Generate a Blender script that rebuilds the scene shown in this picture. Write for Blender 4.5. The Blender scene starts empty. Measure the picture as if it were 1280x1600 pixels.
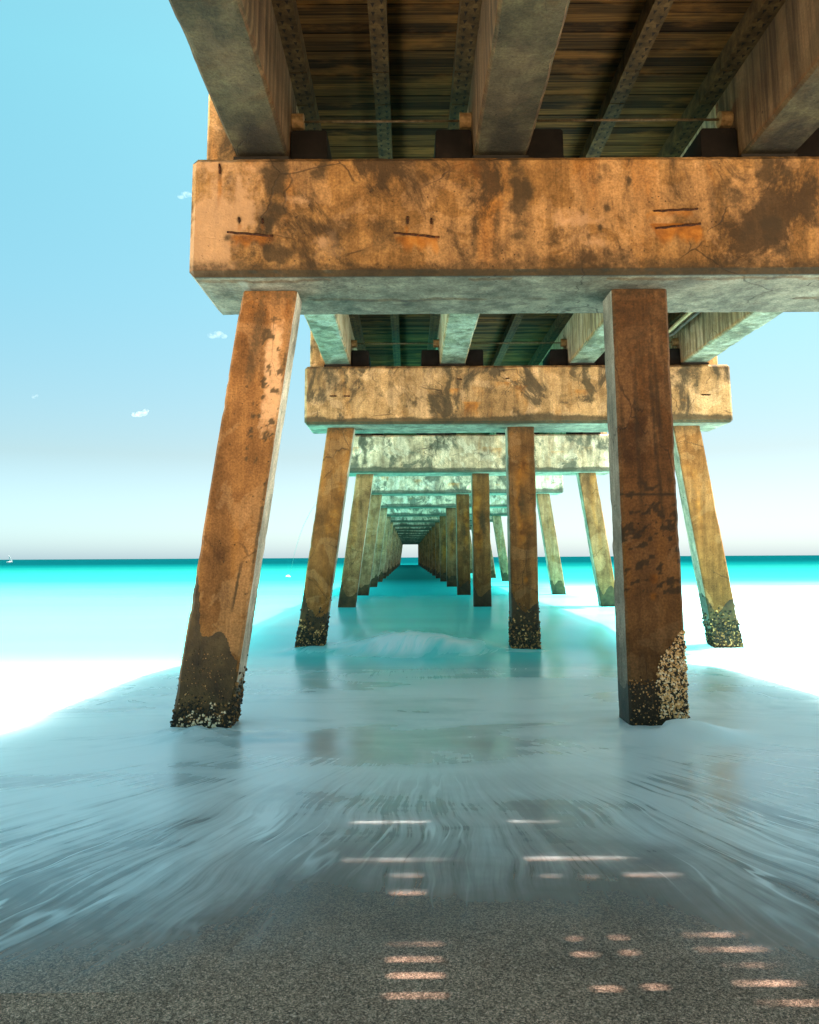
import bpy, math, random
import numpy as np
from mathutils import Matrix, Vector

random.seed(7)
rng = np.random.default_rng(7)
sc = bpy.context.scene
COL = sc.collection
U = 2.404                       # metres per survey unit

# ------------------------------------------------------------------ camera
H = 0.589 * U                   # eye height above the waterline at the first bent
F, PX0, PY0 = 1280.0, 637.0, 691.0
TH, RO = math.radians(8.0), -0.0055
cam = bpy.data.cameras.new('camera')
cam.sensor_fit = 'VERTICAL'; cam.sensor_height = 36.0
cam.lens = 36.0 * F / 1600.0
cam.shift_x = (640 - PX0) / 1600.0
cam.shift_y = -(800 - PY0) / 1600.0
cam.clip_start = 0.05; cam.clip_end = 60000
camo = bpy.data.objects.new('camera', cam); COL.objects.link(camo)
RM = Matrix.Rotation(math.radians(90) + TH, 4, 'X') @ Matrix.Rotation(RO, 4, 'Z')
camo.matrix_world = Matrix.Translation((0, 0, H)) @ RM
sc.camera = camo

# ------------------------------------------------------------------ light
S = Vector((0.28, 0.12, 1.0)).normalized()          # towards the sun
EL = math.asin(S.z); AZ = math.atan2(S.x, S.y)
w = bpy.data.worlds.new('World'); sc.world = w; w.use_nodes = True
nt = w.node_tree; nt.nodes.clear()
sky = nt.nodes.new('ShaderNodeTexSky'); sky.sky_type = 'NISHITA'
sky.sun_disc = False; sky.sun_elevation = EL; sky.sun_rotation = AZ
sky.altitude = 0; sky.air_density = 1.0; sky.dust_density = 1.0; sky.ozone_density = 1.0
tint = nt.nodes.new('ShaderNodeMix'); tint.data_type = 'RGBA'; tint.blend_type = 'MULTIPLY'
tint.inputs[0].default_value = 1.0
tc = nt.nodes.new('ShaderNodeTexCoord'); sep = nt.nodes.new('ShaderNodeSeparateXYZ')
grade = nt.nodes.new('ShaderNodeValToRGB')            # clear tropical air: cyan above, milky at the horizon
el = grade.color_ramp.elements
while len(el) < 5: el.new(0.5)
for e_, (p_, c_) in zip(el, [(0.0, (0.66, 0.91, 1.20)), (0.045, (0.605, 0.77, 0.87)), (0.12, (0.60, 0.66, 0.59)), (0.30, (0.64, 0.95, 0.75)), (0.52, (0.71, 1.25, 0.89))]):
    e_.position = p_; e_.color = (*[v * 0.8325 for v in c_], 1)
nt.links.new(tc.outputs['Generated'], sep.inputs[0]); nt.links.new(sep.outputs[2], grade.inputs[0])
hz = nt.nodes.new('ShaderNodeMapRange'); hz.inputs[1].default_value = -0.45; hz.inputs[2].default_value = 0.1
hz.inputs[3].default_value = 0.0; hz.inputs[4].default_value = 1.0            # paler, hazier air towards the sun's side
pale = nt.nodes.new('ShaderNodeMix'); pale.data_type = 'RGBA'; pale.blend_type = 'MULTIPLY'; pale.inputs[7].default_value = (1.20, 1.06, 1.02, 1)
nt.links.new(sep.outputs[0], hz.inputs[0]); nt.links.new(hz.outputs[0], pale.inputs[0]); nt.links.new(grade.outputs[0], pale.inputs[6])
nt.links.new(pale.outputs[2], tint.inputs[7])
bg = nt.nodes.new('ShaderNodeBackground'); bg.inputs[1].default_value = 0.05
wo = nt.nodes.new('ShaderNodeOutputWorld')
nt.links.new(sky.outputs[0], tint.inputs[6]); nt.links.new(tint.outputs[2], bg.inputs[0])
nt.links.new(bg.outputs[0], wo.inputs[0])
sl = bpy.data.lights.new('sun', 'SUN'); sl.energy = 4.5; sl.angle = math.radians(0.45)
sl.color = (1.0, 0.95, 0.87)
so = bpy.data.objects.new('sun', sl); COL.objects.link(so)
so.rotation_euler = S.to_track_quat('Z', 'Y').to_euler(); so.location = (10, 5, 40)
sc.view_settings.view_transform = 'Standard'; sc.view_settings.look = 'None'
sc.view_settings.gamma = 1.0; sc.view_settings.exposure = 2.65
sc.cycles.max_bounces = 8; sc.cycles.diffuse_bounces = 5; sc.cycles.transparent_max_bounces = 8
sc.cycles.use_denoising = True

# ------------------------------------------------------------------ survey helpers
R3 = RM.to_3x3()
def ray(px, py):
    return R3 @ Vector(((px - PX0) / F, -(py - PY0) / F, -1.0))
def at_y(px, py, Y):            # photo survey point on the upright plane at distance Y
    d = ray(px, py); t = Y / d.y
    return d.x * t, H + d.z * t
def at_z(px, py, Z):            # photo survey point on the level plane at height Z
    d = ray(px, py); t = (Z - H) / d.z
    return d.x * t, d.y * t

# ------------------------------------------------------------------ noise for stain masks
def vnoise(x, y, z, seed=0):
    xi, yi, zi = np.floor(x).astype(np.int64), np.floor(y).astype(np.int64), np.floor(z).astype(np.int64)
    fx, fy, fz = x - xi, y - yi, z - zi
    fx, fy, fz = [f * f * f * (f * (f * 6 - 15) + 10) for f in (fx, fy, fz)]
    def h(a, b, c):
        n = (a * 374761393 + b * 668265263 + c * 2147483647 + seed * 1274126177) & 0x7fffffff
        n = ((n ^ (n >> 13)) * 1274126177) & 0x7fffffff
        n = ((n ^ (n >> 15)) * 668265263) & 0x7fffffff
        return ((n ^ (n >> 16)) & 0xffff) / 65535.0
    r = 0
    for dx in (0, 1):
        for dy in (0, 1):
            for dz in (0, 1):
                r = r + h(xi + dx, yi + dy, zi + dz) * (fx if dx else 1 - fx) * (fy if dy else 1 - fy) * (fz if dz else 1 - fz)
    return r
def fbm(x, y, z, seed=0, oct=5):
    s, a, t = 0, 0.5, 0
    for i in range(oct):
        s = s + a * vnoise(x * 2**i, y * 2**i, z * 2**i, seed + i * 17); t += a; a *= 0.5
    return s / t
def sstep(a, b, x):
    t = np.clip((x - a) / (b - a), 0, 1); return t * t * (3 - 2 * t)

# ------------------------------------------------------------------ object helpers
def tag(o, label=None, cat=None, group=None, kind=None):
    if label: o['label'] = label
    if cat: o['category'] = cat
    if group: o['group'] = group
    if kind: o['kind'] = kind
    return o
def link(name, me, mat=None, parent=None, loc=(0, 0, 0)):
    o = bpy.data.objects.new(name, me); COL.objects.link(o)
    if mat and me is not None and not me.materials: me.materials.append(mat)
    if parent is not None: o.parent = parent
    o.location = Vector(loc) - (Vector(parent_world(parent)) if parent is not None else Vector((0, 0, 0)))
    return o
def parent_world(p):
    v = Vector((0, 0, 0))
    while p is not None:
        v += p.location; p = p.parent
    return v
def dup(o, name=None, parent=None, loc=None):
    c = o.copy(); COL.objects.link(c)
    c.parent = parent
    if loc is not None: c.location = Vector(loc) - (parent_world(parent) if parent else Vector((0, 0, 0)))
    return c
def mesh(name, verts, faces, smooth=False):
    me = bpy.data.meshes.new(name)
    me.from_pydata([tuple(v) for v in verts] if not isinstance(verts, np.ndarray) else verts.tolist(), [], faces)
    me.update()
    if smooth: me.polygons.foreach_set('use_smooth', [True] * len(me.polygons))
    return me
def attr(me, **kw):
    for k, v in kw.items():
        a = me.attributes.new(k, 'FLOAT', 'POINT'); a.data.foreach_set('value', np.asarray(v, dtype=np.float32))
class MB:
    def __init__(s): s.v, s.f = [], []
    def box(s, x0, x1, y0, y1, z0, z1):
        n = len(s.v)
        s.v += [(x0, y0, z0), (x1, y0, z0), (x1, y1, z0), (x0, y1, z0), (x0, y0, z1), (x1, y0, z1), (x1, y1, z1), (x0, y1, z1)]
        s.f += [[n + i for i in q] for q in ((0, 3, 2, 1), (4, 5, 6, 7), (0, 1, 5, 4), (1, 2, 6, 5), (2, 3, 7, 6), (3, 0, 4, 7))]
    def tube(s, pts, r, n=8, caps=True):
        base = len(s.v); pts = [Vector(p) for p in pts]
        for i, p in enumerate(pts):
            t = (pts[min(i + 1, len(pts) - 1)] - pts[max(i - 1, 0)]).normalized()
            a = t.cross(Vector((0, 0, 1)))
            if a.length < 1e-3: a = t.cross(Vector((0, 1, 0)))
            a.normalize(); b = t.cross(a)
            rr = r[i] if isinstance(r, (list, tuple)) else r
            for k in range(n):
                q = 2 * math.pi * k / n; s.v.append(tuple(p + a * (rr * math.cos(q)) + b * (rr * math.sin(q))))
        for i in range(len(pts) - 1):
            for k in range(n):
                s.f.append([base + i * n + k, base + i * n + (k + 1) % n, base + (i + 1) * n + (k + 1) % n, base + (i + 1) * n + k])
        if caps:
            s.f.append([base + k for k in range(n)][::-1]); s.f.append([base + (len(pts) - 1) * n + k for k in range(n)])
    def mesh(s, name, smooth=False): return mesh(name, s.v, s.f, smooth)

def profile(a0, a1, b0, b1, ch, na, nb):
    """closed chamfered rectangle, counter-clockwise, sides cut into na / nb pieces"""
    P = []
    def seg(p, q, n):
        for i in range(n): P.append((p[0] + (q[0] - p[0]) * i / n, p[1] + (q[1] - p[1]) * i / n))
    c = [(a0 + ch, b0), (a1 - ch, b0), (a1, b0 + ch), (a1, b1 - ch), (a1 - ch, b1), (a0 + ch, b1), (a0, b1 - ch), (a0, b0 + ch)]
    ns = [na[0], 2, nb[1], 2, na[1], 2, nb[0], 2]
    for i in range(8): seg(c[i], c[(i + 1) % 8], ns[i])
    return np.array(P)
def sweep(name, prof, ts, place):
    """prof (M,2) carried along ts (T); place(a,b,t)->x,y,z arrays"""
    M, T = len(prof), len(ts)
    A = np.tile(prof[:, 0], T); B = np.tile(prof[:, 1], T); t = np.repeat(ts, M)
    x, y, z = place(A, B, t)
    v = np.stack([x, y, z], 1)
    k = np.arange(M); k2 = (k + 1) % M
    f = []
    for i in range(T - 1):
        f += np.stack([i * M + k, i * M + k2, (i + 1) * M + k2, (i + 1) * M + k], 1).tolist()
    f.append(list(range(M))[::-1]); f.append([(T - 1) * M + i for i in range(M)])
    me = mesh(name, v, f)
    import bmesh
    bm = bmesh.new(); bm.from_mesh(me); bmesh.ops.recalc_face_normals(bm, faces=bm.faces); bm.to_mesh(me); bm.free()
    return me, x, y, z

# ------------------------------------------------------------------ node helper
class N:
    def __init__(s, name):
        s.m = bpy.data.materials.new(name); s.m.use_nodes = True
        s.t = s.m.node_tree; s.t.nodes.clear()
        s.out = s.t.nodes.new('ShaderNodeOutputMaterial')
    def n(s, typ, **kw):
        o = s.t.nodes.new('ShaderNode' + typ)
        for k, v in kw.items(): setattr(o, k, v)
        return o
    def l(s, a, b):
        if isinstance(a, (int, float)): b.default_value = a
        elif isinstance(a, tuple):
            b.default_value = a if len(a) == 4 or b.type == 'VECTOR' else (*a, 1)
        else: s.t.links.new(a, b)
    def math(s, op, a, b=0.0, c=None, clamp=False):
        o = s.n('Math', operation=op, use_clamp=clamp); s.l(a, o.inputs[0]); s.l(b, o.inputs[1])
        if c is not None: s.l(c, o.inputs[2])
        return o.outputs[0]
    def vmath(s, op, a, b):
        o = s.n('VectorMath', operation=op); s.l(a, o.inputs[0]); s.l(b, o.inputs[1]); return o.outputs[0]
    def step(s, x, a, b, lo=0.0, hi=1.0, smooth=True):
        o = s.n('MapRange', interpolation_type='SMOOTHSTEP' if smooth else 'LINEAR'); o.clamp = True
        s.l(x, o.inputs[0]); s.l(a, o.inputs[1]); s.l(b, o.inputs[2]); s.l(lo, o.inputs[3]); s.l(hi, o.inputs[4]); return o.outputs[0]
    def noise(s, v, scale, detail=4, rough=0.55, dist=0.0):
        o = s.n('TexNoise'); s.l(v, o.inputs['Vector']); s.l(scale, o.inputs['Scale'])
        o.inputs['Detail'].default_value = detail; o.inputs['Roughness'].default_value = rough; o.inputs['Distortion'].default_value = dist
        return o.outputs[0]
    def vor(s, v, scale, feature='F1', out=0):
        o = s.n('TexVoronoi', feature=feature); s.l(v, o.inputs['Vector']); s.l(scale, o.inputs['Scale']); return o.outputs[out]
    def ramp(s, f, stops):
        o = s.n('ValToRGB'); s.l(f, o.inputs[0]); e = o.color_ramp.elements
        while len(e) < len(stops): e.new(0.5)
        for el, (p, c) in zip(e, stops): el.position = p; el.color = (*c, 1)
        return o.outputs[0]
    def mix(s, f, a, b, blend='MIX'):
        o = s.n('Mix', data_type='RGBA', blend_type=blend); s.l(f, o.inputs[0]); s.l(a, o.inputs[6]); s.l(b, o.inputs[7]); return o.outputs[2]
    def attr(s, name, typ='GEOMETRY'):
        o = s.n('Attribute', attribute_type=typ, attribute_name=name); return o.outputs['Fac']
    def scale(s, v, sc_):
        return s.vmath('MULTIPLY', v, sc_)
    def obj(s): return s.n('TexCoord').outputs['Object']
    def rnd(s): return s.n('ObjectInfo').outputs['Random']
    def xyz(s, v):
        o = s.n('SeparateXYZ'); s.l(v, o.inputs[0]); return o.outputs
    def comb(s, x, y, z):
        o = s.n('CombineXYZ'); s.l(x, o.inputs[0]); s.l(y, o.inputs[1]); s.l(z, o.inputs[2]); return o.outputs[0]
    def bump(s, h, strength, dist):
        o = s.n('Bump'); o.inputs['Strength'].default_value = strength; o.inputs['Distance'].default_value = dist; s.l(h, o.inputs['Height']); return o.outputs[0]
    def bsdf(s, col, rough=0.85, spec=0.3, normal=None, metal=0.0):
        o = s.n('BsdfPrincipled'); s.l(col, o.inputs['Base Color']); s.l(rough, o.inputs['Roughness'])
        s.l(spec, o.inputs['Specular IOR Level']); s.l(metal, o.inputs['Metallic'])
        if normal: s.l(normal, o.inputs['Normal'])
        return o.outputs[0]
    def done(s, sh): s.t.links.new(sh, s.out.inputs['Surface']); return s.m

# ------------------------------------------------------------------ materials
def make_concrete(name, warm, grey, board=False, under=1.0, flank=0.18, mould=0.0, islands=0.30):
    n = N(name)
    P0 = n.obj(); r = n.rnd()
    P = n.vmath('ADD', P0, n.comb(n.math('MULTIPLY', r, 61.0), n.math('MULTIPLY', r, 37.0), n.math('MULTIPLY', r, 23.0)))
    big = n.noise(P, 1.0, 9, 0.66, 0.5)
    mid = n.noise(P, 4.5, 8, 0.62, 0.3)
    fine = n.noise(P, 55, 5, 0.6)
    streak = n.noise(n.scale(P, (5.5, 5.5, 0.5)), 1.0, 8, 0.7, 0.4)
    mot = n.math('ADD', n.math('MULTIPLY', big, 0.62), n.math('MULTIPLY', mid, 0.38))
    cw = n.ramp(mot, [(0.34, warm[0]), (0.48, warm[1]), (0.58, warm[2]), (0.70, warm[3])])
    cg = n.ramp(mot, [(0.34, grey[0]), (0.48, grey[1]), (0.58, grey[2]), (0.70, grey[3])])
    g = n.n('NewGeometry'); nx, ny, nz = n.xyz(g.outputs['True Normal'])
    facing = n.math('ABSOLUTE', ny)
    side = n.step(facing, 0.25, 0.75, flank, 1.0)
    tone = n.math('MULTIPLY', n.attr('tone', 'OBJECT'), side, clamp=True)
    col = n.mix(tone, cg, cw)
    # pale skin of cement left standing in sharp-edged islands
    isl = n.noise(P, 1.7, 8, 0.55, 0.9)
    col = n.mix(n.math('MULTIPLY', n.step(isl, 0.53, 0.575), n.math('MULTIPLY', side, islands)), col, n.mix(tone, (0.62, 0.62, 0.56), (0.58, 0.32, 0.14)))
    # vertical run-off streaks
    sk = n.step(streak, 0.38, 0.60, 0.66, 1.08)
    col = n.mix(1.0, col, n.comb(sk, sk, sk), 'MULTIPLY')
    orange = n.step(n.noise(n.scale(P, (2.6, 2.6, 0.5)), 1.0, 6, 0.6, 0.3), 0.54, 0.72)
    col = n.mix(n.math('MULTIPLY', orange, n.math('MULTIPLY', tone, 0.55)), col, (0.36, 0.13, 0.018))
    fg = n.step(fine, 0.3, 0.7, 0.72, 1.22)
    col = n.mix(1.0, col, n.comb(fg, fg, fg), 'MULTIPLY')
    if board:
        x, y, z = n.xyz(P)
        b = n.noise(n.comb(0.0, n.math('MULTIPLY', y, 13.0), n.math('MULTIPLY', z, 0.7)), 1.0, 4, 0.6)
        bb = n.step(b, 0.35, 0.65, 0.45, 1.15); sideb = n.step(n.math('ABSOLUTE', nx), 0.6, 0.8)
        col = n.mix(sideb, col, n.mix(1.0, n.mix(0.45, col, (0.36, 0.22, 0.10)), n.comb(bb, bb, bb), 'MULTIPLY'))
    if mould:
        mo = n.noise(n.scale(P, (1.0, 1.0, 0.75)), 1.25, 10, 0.7, 0.7)
        mm = n.math('MULTIPLY', n.math('MULTIPLY', n.step(mo, 0.49, 0.59), mould), side)
        col = n.mix(mm, col, n.mix(tone, (0.075, 0.08, 0.062), (0.036, 0.021, 0.009)))
    # pores and blow holes
    v = n.vor(P, 17.0); big_v = n.vor(P, 5.0)
    pore = n.math('MAXIMUM', n.step(v, 0.10, 0.15, 1.0, 0.0), n.step(big_v, 0.05, 0.075, 1.0, 0.0))
    pm = n.step(n.noise(P, 2.3, 3), 0.5, 0.6)
    pore = n.math('MULTIPLY', pore, pm)
    col = n.mix(n.math('MULTIPLY', pore, 0.75), col, (0.03, 0.017, 0.008))
    # hairline cracks
    cv = n.vor(n.vmath('ADD', P, n.scale(n.n('TexNoise').outputs[1], (0.25, 0.25, 0.25))), 1.3, 'DISTANCE_TO_EDGE')
    crack = n.math('MULTIPLY', n.step(cv, 0.003, 0.011, 1.0, 0.0), n.step(n.noise(P, 0.9, 3), 0.52, 0.6))
    col = n.mix(n.math('MULTIPLY', crack, 0.6), col, (0.03, 0.018, 0.01))
    # surveyed stains, and skylight painted as a pale patch
    jag = n.math('MULTIPLY', n.math('SUBTRACT', n.noise(P, 22, 6, 0.65), 0.5), 0.9)
    pale = n.step(n.math('ADD', n.attr('pale'), jag), 0.25, 0.8)
    col = n.mix(n.math('MULTIPLY', pale, 0.6), col, n.mix(tone, (0.66, 0.67, 0.6), (0.60, 0.34, 0.17)))
    rust = n.step(n.math('ADD', n.attr('rust'), n.math('MULTIPLY', jag, 0.7)), 0.2, 0.85)
    col = n.mix(n.math('MULTIPLY', rust, 0.78), col, n.ramp(mid, [(0.35, (0.12, 0.032, 0.004)), (0.55, (0.38, 0.125, 0.011)), (0.7, (0.52, 0.22, 0.035))]))
    dark = n.step(n.math('ADD', n.attr('dark'), jag), 0.10, 0.78)
    dcol = n.mix(tone, (0.045, 0.050, 0.038), (0.040, 0.026, 0.012))
    col = n.mix(n.math('MULTIPLY', dark, 0.86), col, dcol)
    wet = n.step(n.math('ADD', n.attr('wet'), n.math('MULTIPLY', jag, 0.5)), 0.42, 0.55)
    col = n.mix(n.math('MULTIPLY', wet, 0.93), col, n.ramp(mid, [(0.35, (0.020, 0.013, 0.006)), (0.55, (0.048, 0.030, 0.011)), (0.72, (0.085, 0.056, 0.02))]))
    gn = n.math('ADD', 1.0, n.attr('gain', 'OBJECT'))        # per-object tone, with bounce and sky light painted into the colour
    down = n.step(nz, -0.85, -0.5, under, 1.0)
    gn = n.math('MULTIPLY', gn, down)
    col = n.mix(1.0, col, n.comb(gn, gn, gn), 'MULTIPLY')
    col = n.mix(n.step(nz, -0.5, -0.85), col, n.mix(1.0, col, (0.80, 1.0, 0.96), 'MULTIPLY'))  # water-bounce teal put into the colour of downward faces
    rough = n.math('SUBTRACT', 0.9, n.math('MULTIPLY', wet, 0.35))
    hgt = n.math('ADD', n.math('MULTIPLY', n.noise(P, 9, 8, 0.6), 0.6), n.math('MULTIPLY', fine, 0.35))
    hgt = n.math('SUBTRACT', hgt, n.math('ADD', n.math('MULTIPLY', pore, 0.6), n.math('MULTIPLY', crack, 0.4)))
    return n.done(n.bsdf(col, rough, 0.25, n.bump(hgt, 0.75, 0.025)))

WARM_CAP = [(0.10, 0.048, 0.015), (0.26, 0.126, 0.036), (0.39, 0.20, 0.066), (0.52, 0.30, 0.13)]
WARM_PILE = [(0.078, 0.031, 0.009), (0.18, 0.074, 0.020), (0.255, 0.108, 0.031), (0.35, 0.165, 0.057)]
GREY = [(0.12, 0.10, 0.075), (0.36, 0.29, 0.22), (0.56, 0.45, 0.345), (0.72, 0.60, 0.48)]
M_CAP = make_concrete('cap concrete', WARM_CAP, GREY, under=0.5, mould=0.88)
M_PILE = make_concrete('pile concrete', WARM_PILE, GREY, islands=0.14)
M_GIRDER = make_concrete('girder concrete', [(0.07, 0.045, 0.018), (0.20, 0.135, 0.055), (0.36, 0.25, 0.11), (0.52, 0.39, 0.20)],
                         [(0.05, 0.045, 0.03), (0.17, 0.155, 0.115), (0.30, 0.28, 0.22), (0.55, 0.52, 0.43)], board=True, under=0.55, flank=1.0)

def make_simple(name, stops, scale=(6, 6, 6), rough=0.8, spec=0.2, bump=0.3, metal=0.0, detail=6):
    n = N(name); P = n.vmath('ADD', n.obj(), n.comb(n.math('MULTIPLY', n.rnd(), 31.0), n.math('MULTIPLY', n.rnd(), 57.0), 0.0))
    q = n.noise(n.scale(P, scale), 1.0, detail, 0.6, 0.2)
    return n.done(n.bsdf(n.ramp(q, stops), rough, spec, n.bump(q, bump, 0.01), metal))

def make_wood():
    n = N('weathered deck planks'); P = n.obj(); x, y, z = n.xyz(P)
    pr = n.math('DIVIDE', y, 0.125); row = n.math('FLOOR', pr); fr = n.math('FRACT', pr)
    wn = n.n('TexWhiteNoise', noise_dimensions='1D'); n.l(row, wn.inputs['W'])
    grain = n.noise(n.comb(n.math('ADD', n.math('MULTIPLY', x, 0.9), n.math('MULTIPLY', row, 3.7)), n.math('MULTIPLY', y, 46.0), 0.0), 1.0, 6, 0.6, 0.1)
    fine = n.noise(n.comb(n.math('MULTIPLY', x, 3.0), n.math('MULTIPLY', y, 160.0), row), 1.0, 4, 0.6)
    g = n.math('ADD', n.math('MULTIPLY', grain, 0.7), n.math('MULTIPLY', fine, 0.3))
    col = n.ramp(g, [(0.3, (0.018, 0.010, 0.003)), (0.48, (0.090, 0.046, 0.011)), (0.6, (0.19, 0.094, 0.021)), (0.72, (0.35, 0.17, 0.036))])
    k = n.step(wn.outputs[0], 0.0, 1.0, 0.45, 1.0)
    old = n.step(wn.outputs[0], 0.80, 0.82, 1.0, 0.22)
    k = n.math('MULTIPLY', k, old)
    col = n.mix(1.0, col, n.comb(k, k, k), 'MULTIPLY')
    ed = n.step(n.math('MINIMUM', fr, n.math('SUBTRACT', 1.0, fr)), 0.025, 0.09, 0.25, 1.0)
    col = n.mix(1.0, col, n.comb(ed, ed, ed), 'MULTIPLY')
    stain = n.step(n.noise(n.comb(x, n.math('MULTIPLY', y, 3.0), 2.0), 1.2, 6, 0.6), 0.5, 0.68)
    col = n.mix(n.math('MULTIPLY', stain, 0.4), col, (0.30, 0.13, 0.025))
    return n.done(n.bsdf(col, 0.9, 0.15, n.bump(g, 0.5, 0.01)))
M_WOOD = make_wood()

def make_stringer():
    n = N('perforated plated stringer'); P = n.obj(); x, y, z = n.xyz(P)
    # two staggered rows of triangular punch marks along the member (local x across, y along)
    yy = n.math('DIVIDE', y, 0.105)
    cell = n.math('FRACT', yy)
    lr = n.math('GREATER_THAN', x, 0.0)
    cell2 = n.math('FRACT', n.math('ADD', yy, n.math('MULTIPLY', lr, 0.35)))
    cx = n.math('ABSOLUTE', n.math('SUBTRACT', n.math('ABSOLUTE', x), 0.036))
    tri = n.math('LESS_THAN', cx, n.math('MULTIPLY', n.math('SUBTRACT', 0.85, cell2), 0.034))
    tri = n.math('MULTIPLY', tri, n.math('GREATER_THAN', cell2, 0.35))
    q = n.noise(P, 9, 7, 0.65)
    col = n.ramp(q, [(0.3, (0.018, 0.011, 0.003)), (0.5, (0.056, 0.033, 0.010)), (0.68, (0.11, 0.066, 0.02))])
    below = n.n('NewGeometry'); nx, ny, nz = n.xyz(below.outputs['True Normal'])
    tri = n.math('MULTIPLY', tri, n.math('LESS_THAN', nz, -0.5))
    col = n.mix(n.math('MULTIPLY', tri, 0.92), col, (0.008, 0.006, 0.004))
    return n.done(n.bsdf(col, 0.85, 0.2, n.bump(n.math('SUBTRACT', q, tri), 0.6, 0.01)))
M_STRINGER = make_stringer()
M_PAD = make_simple('black bearing rubber', [(0.3, (0.008, 0.007, 0.006)), (0.7, (0.03, 0.024, 0.018))])
M_BLOCK = make_simple('dark tarred block', [(0.3, (0.004, 0.003, 0.002)), (0.6, (0.010, 0.007, 0.005)), (0.8, (0.03, 0.018, 0.01))], rough=0.95)
M_ROD = make_simple('weathered galvanised rod', [(0.3, (0.06, 0.04, 0.02)), (0.7, (0.18, 0.13, 0.07))], (20, 20, 20), 0.6)
M_RODEND = make_simple('rod end timber', [(0.3, (0.12, 0.07, 0.025)), (0.7, (0.34, 0.2, 0.08))], (20, 20, 20), 0.8)
M_REBAR = make_simple('rusted steel', [(0.3, (0.012, 0.006, 0.004)), (0.55, (0.05, 0.018, 0.007)), (0.75, (0.2, 0.06, 0.012))], (40, 40, 40), 0.85)
M_PIPE = make_simple('grey conduit plastic', [(0.3, (0.03, 0.03, 0.028)), (0.7, (0.12, 0.11, 0.09))], (3, 3, 3), 0.5)
M_PIPE2 = make_simple('tan conduit', [(0.3, (0.25, 0.19, 0.10)), (0.7, (0.45, 0.36, 0.2))], (3, 3, 3), 0.6)

def make_barnacle():
    n = N('barnacle shell'); s = n.attr('shade'); P = n.obj()
    q = n.noise(P, 90, 4)
    col = n.ramp(n.math('ADD', s, n.math('MULTIPLY', n.math('SUBTRACT', q, 0.5), 0.25)),
                 [(0.0, (0.010, 0.009, 0.007)), (0.35, (0.06, 0.04, 0.018)), (0.6, (0.42, 0.19, 0.055)), (0.82, (0.80, 0.46, 0.18)), (1.0, (0.92, 0.74, 0.50))])
    return n.done(n.bsdf(col, 0.7, 0.35, n.bump(q, 0.4, 0.004)))
M_BARN = make_barnacle()

# ------------------------------------------------------------------ ground and sea surfaces
def water_z(x, y):
    z = np.where(y < 6.6, (6.6 - y) * 0.028, 0.0)
    z = z - 0.24 * np.exp(-((y - 14.2) / 2.6) ** 2)
    xc = 0.2
    crest = np.exp(-((x - xc) / 0.95) ** 2) + 0.22 * np.exp(-((x + 1.6) / 0.6) ** 2)
    wob = (fbm(x * 1.3, y * 0.2, x * 0 + 3.1, 5, 4) - 0.5)
    yc = 14.9 + wob * 0.9
    d = y - yc
    prof = np.where(d < 0, np.exp(-(d / 0.36) ** 2), np.exp(-(d / 1.6) ** 2))
    z = z + 0.42 * crest * prof * (0.8 + 0.5 * wob)
    sw = np.clip((y - 7) / 10, 0, 1) * np.clip(60 / np.maximum(y, 1), 0, 1)
    z = z + sw * 0.10 * (fbm(x * 0.10, y * 0.35, x * 0 + 1.7, 9, 3) - 0.5)
    near = np.clip((12 - y) / 6, 0, 1)
    z = z + near * np.clip((y - 5) / 3, .12, 1) * 0.035 * (fbm(x * 0.9, y * 1.4, x * 0 + 7.7, 3, 3) - 0.5)
    for cx_, cy_ in ((-1.75, 6.95), (2.1, 6.95)):
        z = z + .07 * np.exp(-(((x - cx_) / .38) ** 2 + ((y - cy_) / .2) ** 2)) * (fbm(x * 7, y * 7, x * 0 + 2, 61, 4) - .38) * 2
    # small swell heaped against the middle pile
    z = z + 0.10 * np.exp(-(((x - 2.25) / 0.33) ** 2 + ((y - 6.78) / 0.22) ** 2)) + 0.05 * np.exp(-(((x + 1.75) / 0.35) ** 2 + ((y - 6.85) / 0.22) ** 2))
    return z
def graded(a, b, n, k):
    t = np.linspace(0, 1, n); return a + (b - a) * (np.exp(k * t) - 1) / (math.exp(k) - 1)
def grid_sheet(name, xs, ys, zf):
    X, Y = np.meshgrid(xs, ys); x, y = X.ravel(), Y.ravel(); z = zf(x, y)
    nx, ny = len(xs), len(ys); i = np.arange(nx - 1)
    f = []
    for j in range(ny - 1):
        f += np.stack([j * nx + i, j * nx + i + 1, (j + 1) * nx + i + 1, (j + 1) * nx + i], 1).tolist()
    me = mesh(name, np.stack([x, y, z], 1), f, True); return me, x, y, z
pos = graded(0, 9000, 190, 11.5)
xs = np.concatenate([-pos[::-1], pos[1:]])
xs = np.unique(np.concatenate([xs[(xs < -8) | (xs > 9)], np.linspace(-8, 9, 340)]))
ys = np.concatenate([np.linspace(2.7, 18, 330), graded(18.1, 12000, 190, 9.5)])
wm, wx, wy, wz = grid_sheet('water', xs, ys, water_z)
# white water breaking along the crest, and churn round the near piles
fo = np.exp(-((wy - 14.95 - 0.25 * (fbm(wx * 2.0, wx * 0, wx * 0 + 2.2, 5, 3) - .5)) / 0.55) ** 2) * np.clip(np.exp(-((wx - 0.2) / 0.95) ** 2) + 0.2 * np.exp(-((wx + 1.5) / 0.7) ** 2), 0, 1)
fo2 = np.exp(-(((wx - 2.3) / 0.75) ** 2 + ((wy - 6.7) / 0.42) ** 2))
for cx_, cy_, sx_, sy_, a_ in ((-1.7, 6.8, .5, .3, .6), (-1.75, 15.0, .6, .4, .5), (2.1, 15.0, .6, .4, .6), (5.6, 15.0, .7, .5, .8)):
    fo2 = np.maximum(fo2, a_ * np.exp(-(((wx - cx_) / sx_) ** 2 + ((wy - cy_) / sy_) ** 2)))
attr(wm, breaker=fo, churn=fo2)

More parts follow.
